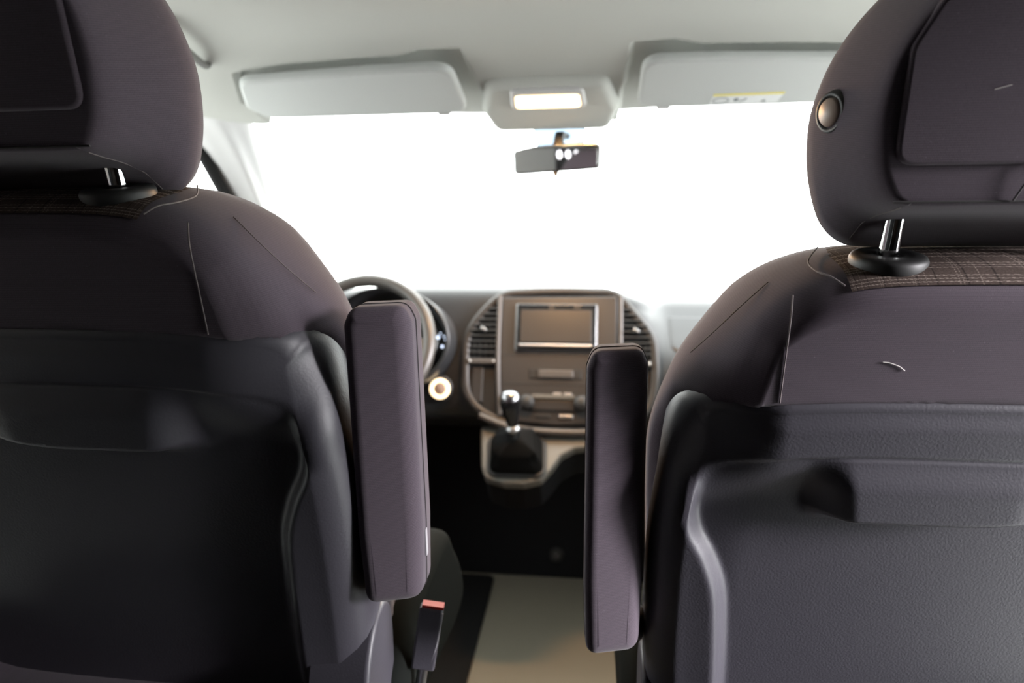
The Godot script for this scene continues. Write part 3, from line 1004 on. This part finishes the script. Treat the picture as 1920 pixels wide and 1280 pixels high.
		obj("storage_tray", rbox(0.030, 0.09, 0.012, 0.004), M.panel_plastic, stack, at(s * 0.207, -0.050, -0.010))
	# head unit is screwed in, but a thing of its own
	var hu := thing("touchscreen_radio", "touchscreen car radio with black bezel and silver frame", "radio", cx * at(-0.0075, 0.0975, 0.006))
	obj("frame", rbox(0.209, 0.128, 0.012, 0.005), M.frame_metal, hu)
	obj("bezel", rbox(0.203, 0.122, 0.012, 0.004), M.black_gloss, hu, at(0.001, 0.001, 0.004))
	obj("screen", rbox(0.180, 0.084, 0.003, 0.001), M.screen_glass, hu, at(0.0, 0.0035, 0.0105))
	obj("button_bar", tube([Vector3(-0.092, -0.047, 0.011), Vector3(0.092, -0.047, 0.011)], 0.0042, 12), M.satin_metal, hu)
	for x in [-0.012, 0.052]:
		obj("key_mark", rbox(0.016, 0.005, 0.001, 0.0004), M.panel_plastic, hu, at(x, 0.052, 0.0105))
	# start button
	var sx := Transform3D(Basis(Vector3.RIGHT, deg_to_rad(90 - 8)), Vector3(-0.304, 0.738, -1.652))
	var sb := thing("start_button", "round engine start button with glowing warm white ring", "button", sx)
	obj("collar", lathe([Vector2(0.034, -0.03), Vector2(0.034, 0.0), Vector2(0.031, 0.004), Vector2(0.026, 0.005)], 32), M.black_plastic, sb)
	obj("light_ring", lathe([Vector2(0.0265, 0.0), Vector2(0.0265, 0.006), Vector2(0.024, 0.009), Vector2(0.019, 0.009), Vector2(0.0165, 0.006)], 36), M.button_ring, sb)
	obj("cap", lathe([Vector2(0.0170, 0.0), Vector2(0.0168, 0.006), Vector2(0.014, 0.008), Vector2(0.0, 0.008)], 28), M.button_cap, sb)
	# instrument binnacle
	var ic := thing("instrument_cluster", "hooded instrument cluster with small white lights behind the wheel", "instrument cluster", Transform3D(Basis(Vector3.RIGHT, deg_to_rad(-12)), Vector3(-0.430, 0.870, -1.61)))
	var hood := []
	for q in [[1.0, 1.0, -0.16], [1.0, 1.0, 0.0], [0.985, 0.98, 0.012], [0.95, 0.94, 0.010], [0.90, 0.88, -0.02], [0.86, 0.82, -0.06]]:
		var ring := PackedVector3Array()
		for p in circle(56, 0.163 * q[0], 0.130 * q[1]):
			ring.append(Vector3(p.x, p.y, q[2] + 0.02 * p.y / 0.13))
		hood.append(ring)
	obj("hood", loft(hood, true, false), M.dash_plastic, ic)
	obj("dial_face", extr(circle(48, 0.145, 0.110), 0.004), M.black_gloss, ic, at(0, 0, -0.065))
	for x in [-0.065, 0.065]:
		var ring := []
		for p in circle(40, 0.052, 0.052):
			ring.append(Vector3(x + p.x, p.y, -0.059))
		obj("dial_ring", tube(ring, 0.003, 8, true), M.satin_metal, ic)
	for q in [[0.118, 0.012, 0.0042], [0.130, -0.012, 0.0036], [0.124, 0.022, 0.002], [0.138, 0.006, 0.002], [0.134, 0.014, 0.002], [0.072, 0.006, 0.002], [0.066, 0.0, 0.002], [0.060, -0.006, 0.002]]:
		obj("telltale", extr(circle(10, q[2], q[2]), 0.002), M.cluster_light, ic, at(q[0], q[1], -0.058))

func steering() -> void:
	var xf := Transform3D(Basis(Vector3.RIGHT, deg_to_rad(-24)), Vector3(-0.457, 0.868, -1.50))
	var w := thing("steering_wheel", "grey leather steering wheel in front of the instrument cluster", "steering wheel", xf)
	var loop := []
	for p in circle(64, 0.164, 0.164):
		loop.append(Vector3(p.x, p.y, 0))
	obj("rim", tube(loop, 0.0155, 14, true), M.wheel, w)
	obj("hub", shifted(extr(fillet([Vector2(-0.075, 0.045), Vector2(-0.055, -0.06), Vector2(0.055, -0.06), Vector2(0.075, 0.045)], 0.03, 6), 0.05, 0.018, 0.01), Vector3(0, 0, -0.035)), M.black_plastic, w)
	for s in [-1.0, 1.0]:
		var sp := obj("spoke", shifted(extr(fillet([Vector2(s * 0.06, 0.028), Vector2(s * 0.06, -0.034), Vector2(s * 0.162, -0.028), Vector2(s * 0.166, 0.014)], 0.008), 0.022, 0.006, 0.004), Vector3(0, 0, -0.014)), M.silver_plastic, w)
		obj("switch_pad", rbox(0.034, 0.030, 0.008, 0.004), M.black_plastic, sp, at(s * 0.105, -0.002, 0.008))
		obj("spoke", shifted(extr(fillet([Vector2(s * 0.018, -0.05), Vector2(s * 0.048, -0.05), Vector2(s * 0.075, -0.152), Vector2(s * 0.050, -0.162)], 0.006), 0.018, 0.005, 0.003), Vector3(0, 0, -0.012)), M.silver_plastic, w)
	obj("column", lathe([Vector2(0.05, 0.0), Vector2(0.06, 0.10), Vector2(0.06, 0.17)], 24), M.black_plastic, w, Transform3D(Basis(Vector3.RIGHT, deg_to_rad(-90)), Vector3(0, -0.01, -0.03)))

func gear() -> void:
	var t := deg_to_rad(52)
	var px := Transform3D(Basis(Vector3(1, 0, 0), Vector3(0, cos(t), -sin(t)), Vector3(0, sin(t), cos(t))), Vector3(-0.09, 0.585, -1.55))
	var c := thing("gear_console", "beige silver console surround below the centre stack", "console", px)
	var pts := []
	for q in [[-0.104, 0.105], [-0.1022, 0.0806], [-0.0878, -0.0192], [-0.0732, -0.0515], [-0.0294, -0.0655], [0.0185, -0.0647], [0.0604, -0.0525], [0.0825, -0.0199], [0.1037, 0.0187], [0.1352, 0.0422], [0.1735, 0.0498], [0.30, 0.054], [0.31, 0.105]]:
		pts.append(Vector2(q[0], q[1]))
	var poly := PackedVector2Array()
	for q in fillet(pts, 0.016, 4):
		poly.append(q)
	obj("surround", shifted(extr(poly, 0.022, 0.008), Vector3(0, 0, -0.022)), M.silver_plastic, c)
	var nn := normals2(poly)
	var under := PackedVector2Array()
	for i in poly.size():
		under.append(poly[i] + nn[i] * 0.006)
	obj("body", shifted(extr(under, 0.10), Vector3(0, 0, -0.12)), M.carpet, c)
	# lever, boot and knob
	var g := thing("gear_lever", "gear lever with black chrome-topped knob and leather boot", "gear lever", px)
	var square := fillet([Vector2(-0.0650, -0.0455), Vector2(0.0655, -0.0435), Vector2(0.060, 0.068), Vector2(-0.077, 0.066)], 0.024, 6)
	var loop := []
	for q in square:
		loop.append(Vector3(q.x, q.y, 0.002))
	obj("boot_frame", tube(loop, 0.006, 8, true, 0.007), M.black_plastic, g)
	var inv := px.affine_inverse()
	var top: Vector3 = inv * Vector3(-0.095, 0.660, -1.500)
	var up: Vector3 = (inv.basis * (Vector3(-0.101, 0.74, -1.492) - Vector3(-0.095, 0.655, -1.503))).normalized()
	var rings := []
	for k in 12:
		var q := k / 11.0
		var ring := PackedVector3Array()
		for i in square.size():
			var a := TAU * i / square.size()
			var b := Vector3(square[i].x, square[i].y, 0.0) * 0.96
			var e := top + Vector3(cos(a - 2.4), sin(a - 2.4), 0) * 0.013
			var p := b.lerp(e, pow(q, 0.85))
			p += Vector3(b.x, b.y, 0).normalized() * (0.015 * sin(q * PI) + 0.0045 * sin(q * 15.0) * (1 - q) + 0.003 * sin(a * 5.0 + q * 4.0) * sin(q * PI))
			p.z += 0.010 * sin(q * PI)
			ring.append(p)
		rings.append(ring)
	obj("boot", loft(rings), M.leather, g)
	var side := up.cross(Vector3(0, 0, 1)).normalized()
	var lx := Transform3D(Basis(side, up, side.cross(up)), top)
	obj("lever", lathe([Vector2(0.009, -0.02), Vector2(0.009, 0.03)], 16), M.black_plastic, g, lx)
	obj("collar", lathe([Vector2(0.012, 0.008), Vector2(0.0185, 0.012), Vector2(0.0185, 0.019), Vector2(0.013, 0.024)], 24), M.satin_metal, g, lx)
	obj("knob", lathe([Vector2(0.012, 0.022), Vector2(0.0145, 0.034), Vector2(0.0195, 0.052), Vector2(0.0245, 0.072), Vector2(0.0258, 0.084), Vector2(0.0250, 0.090)], 32), M.black_gloss, g, lx)
	obj("knob_cap", lathe([Vector2(0.0252, 0.0895), Vector2(0.0235, 0.098), Vector2(0.0190, 0.1045), Vector2(0.0115, 0.109), Vector2(0.0, 0.1105)], 32), M.chrome_cap, g, lx)

func small_things() -> void:
	# buckle on its stalk beside the driver's recliner cover
	var b := thing("seat_belt_buckle", "seat belt buckle with red release edge beside the driver's seat", "buckle", Transform3D(Basis(Vector3(0, 1, 0), deg_to_rad(8)) * Basis(Vector3(0, 0, 1), deg_to_rad(-9)), Vector3(-0.096, 0.606, -0.668)))
	obj("body", shifted(extr(fillet(rect(0.026, 0.072), 0.004), 0.016, 0.003, 0.003), Vector3(0, 0.042, -0.008)), M.shell_plastic, b)
	obj("release_edge", rbox(0.024, 0.003, 0.013, 0.001), M.red_plastic, b, at(0.001, 0.0790, 0))
	obj("bright_edge", tube([Vector3(0.0125, 0.074, 0.0065), Vector3(0.0115, 0.04, 0.0072), Vector3(0.0075, 0.008, 0.0068)], 0.0011, 6), M.tag_white, b)
	obj("stalk", tube([Vector3(0, 0.01, 0), Vector3(0.0, -0.06, -0.01), Vector3(-0.02, -0.2, -0.03)], 0.006, 10), M.satin_metal, b)
	# hairs lying on the passenger seat
	var sx := Transform3D(Basis(Vector3.RIGHT, deg_to_rad(15)), Vector3(0.40, 1.045, -0.566))
	var h1 := []
	for q in [[-0.0913, -0.0579], [-0.0870, -0.0583], [-0.0832, -0.0595], [-0.0785, -0.0615], [-0.0743, -0.0648]]:
		h1.append(sx * Vector3(q[0], q[1], 0.0458))
	stick("hair_strand", "pale curved hair lying on the passenger seat cloth", h1, 0.0004, M.hair, "hair")
	stick("hair_strand", "pale straight hair lying on the passenger seat grip", [sx * Vector3(-0.094, -0.1645, 0.0542), sx * Vector3(-0.078, -0.1650, 0.0545)], 0.0003, M.hair, "hair")
	stick("hair_strand", "short pale hair on the passenger headrest panel", [sx * Vector3(-0.058, 0.138, 0.0537), sx * Vector3(-0.048, 0.1405, 0.0537)], 0.0003, M.hair, "hair")
	# grab handle at the driver's roof edge
	var gh := thing("grab_handle", "dark grab handle on the roof lining above the driver's door", "grab handle", Transform3D.IDENTITY)
	obj("bar", tube(cr([Vector3(-0.545, 1.415, -0.94), Vector3(-0.556, 1.402, -0.97), Vector3(-0.572, 1.396, -1.05), Vector3(-0.588, 1.398, -1.12), Vector3(-0.594, 1.41, -1.14)], 5), 0.0065, 10), M.grab_grey, gh)
	# round socket in the bulkhead
	var so := thing("power_socket", "small round socket on the dark bulkhead above the floor", "socket", Transform3D(Basis(Vector3.RIGHT, PI / 2), Vector3(-0.027, 0.083, -2.151)))
	obj("collar", lathe([Vector2(0.026, 0.0), Vector2(0.025, 0.008), Vector2(0.016, 0.010), Vector2(0.014, 0.002)], 24), M.black_plastic, so)
	obj("plug", lathe([Vector2(0.013, 0.0), Vector2(0.012, 0.010), Vector2(0.0, 0.012)], 20), M.bezel_plastic, so)
	# small lamps on the rear left side, seen only in the mirror
	for k in 3:
		var sp := thing("side_lamp", ["small round lamp nearest the pale lining in the mirror image", "middle one of three small round lamps in the mirror image", "small round lamp farthest right of three in the mirror image"][k], "lamp", Transform3D(Basis(Vector3(0, 0, 1), -PI / 2), Vector3(-0.858, 1.322, 0.03 + 0.078 * k)), "rear side lamps")
		obj("lens", lathe([Vector2(0.017, 0.0), Vector2(0.0165, 0.010), Vector2(0.0, 0.014)], 20), M.spot_lens, sp)
		obj("trim_ring", lathe([Vector2(0.022, -0.002), Vector2(0.0215, 0.006), Vector2(0.018, 0.008)], 20), M.dark_trim, sp)

func _ready() -> void:
	# camera
	var cam := Camera3D.new()
	cam.name = "camera"
	cam.position = Vector3(0.086, 1.05, 0.0)
	cam.rotation = Vector3(deg_to_rad(-6.4), deg_to_rad(7.0), 0)
	cam.near = 0.02
	cam.far = 200.0
	var at_ := CameraAttributesPhysical.new()
	at_.frustum_focal_length = 12.0 * 1240.0 / 640.0
	at_.frustum_focus_distance = 0.56
	at_.exposure_aperture = 4.2
	at_.frustum_near = 0.02
	at_.frustum_far = 200.0
	cam.attributes = at_
	add_child(cam)
	cam.current = true
	# sky and exposure: an evenly bright white surrounding
	var we := WorldEnvironment.new()
	we.name = "surroundings"
	var e := Environment.new()
	e.background_mode = Environment.BG_COLOR
	e.background_color = Color(0.98, 1.0, 0.99)
	e.background_energy_multiplier = 11.0
	e.tonemap_mode = Environment.TONE_MAPPER_LINEAR
	e.tonemap_exposure = 1.0
	e.sdfgi_enabled = true
	e.ssao_enabled = true
	e.ssil_enabled = true
	we.environment = e
	add_child(we)
	# low soft daylight from the right, entering by the side door behind the passenger seat
	var sun := DirectionalLight3D.new()
	sun.name = "daylight"
	var azimuth := deg_to_rad(16)
	var height := deg_to_rad(13)
	sun.basis = Basis.looking_at(-Vector3(cos(height) * cos(azimuth), sin(height), cos(height) * sin(azimuth)))
	sun.light_energy = 3.3
	sun.light_color = Color(1.0, 0.98, 1.0)
	sun.light_angular_distance = 14.0
	sun.sky_mode = DirectionalLight3D.SKY_MODE_LIGHT_ONLY
	sun.shadow_enabled = true
	add_child(sun)
	materials()
	mk("wheel", lin(0.045, 0.042, 0.038), 0.4)
	mk("leather", lin(0.006, 0.006, 0.006), 0.8, 0.0, 0.2)
	mk("chrome_cap", lin(0.22, 0.22, 0.23), 0.22, 1.0)
	mk("grab_grey", lin(0.12, 0.12, 0.11), 0.7)
	build_shell()
	dashboard()
	gear()
	steering()
	visors()
	overhead()
	mirror()
	seat("dark cloth driver's seat with raised armrest, on the left", -0.384, 1.10, -0.514, -1.0, -0.013, -0.226, 0.92, -8.0, -0.012, 0.287)
	seat("dark cloth passenger seat with grip on its back shell, on the right", 0.40, 1.045, -0.566, 1.0, 0.0, -0.2155, 0.965, -11.0, 0.0, 0.2915)
	small_things()
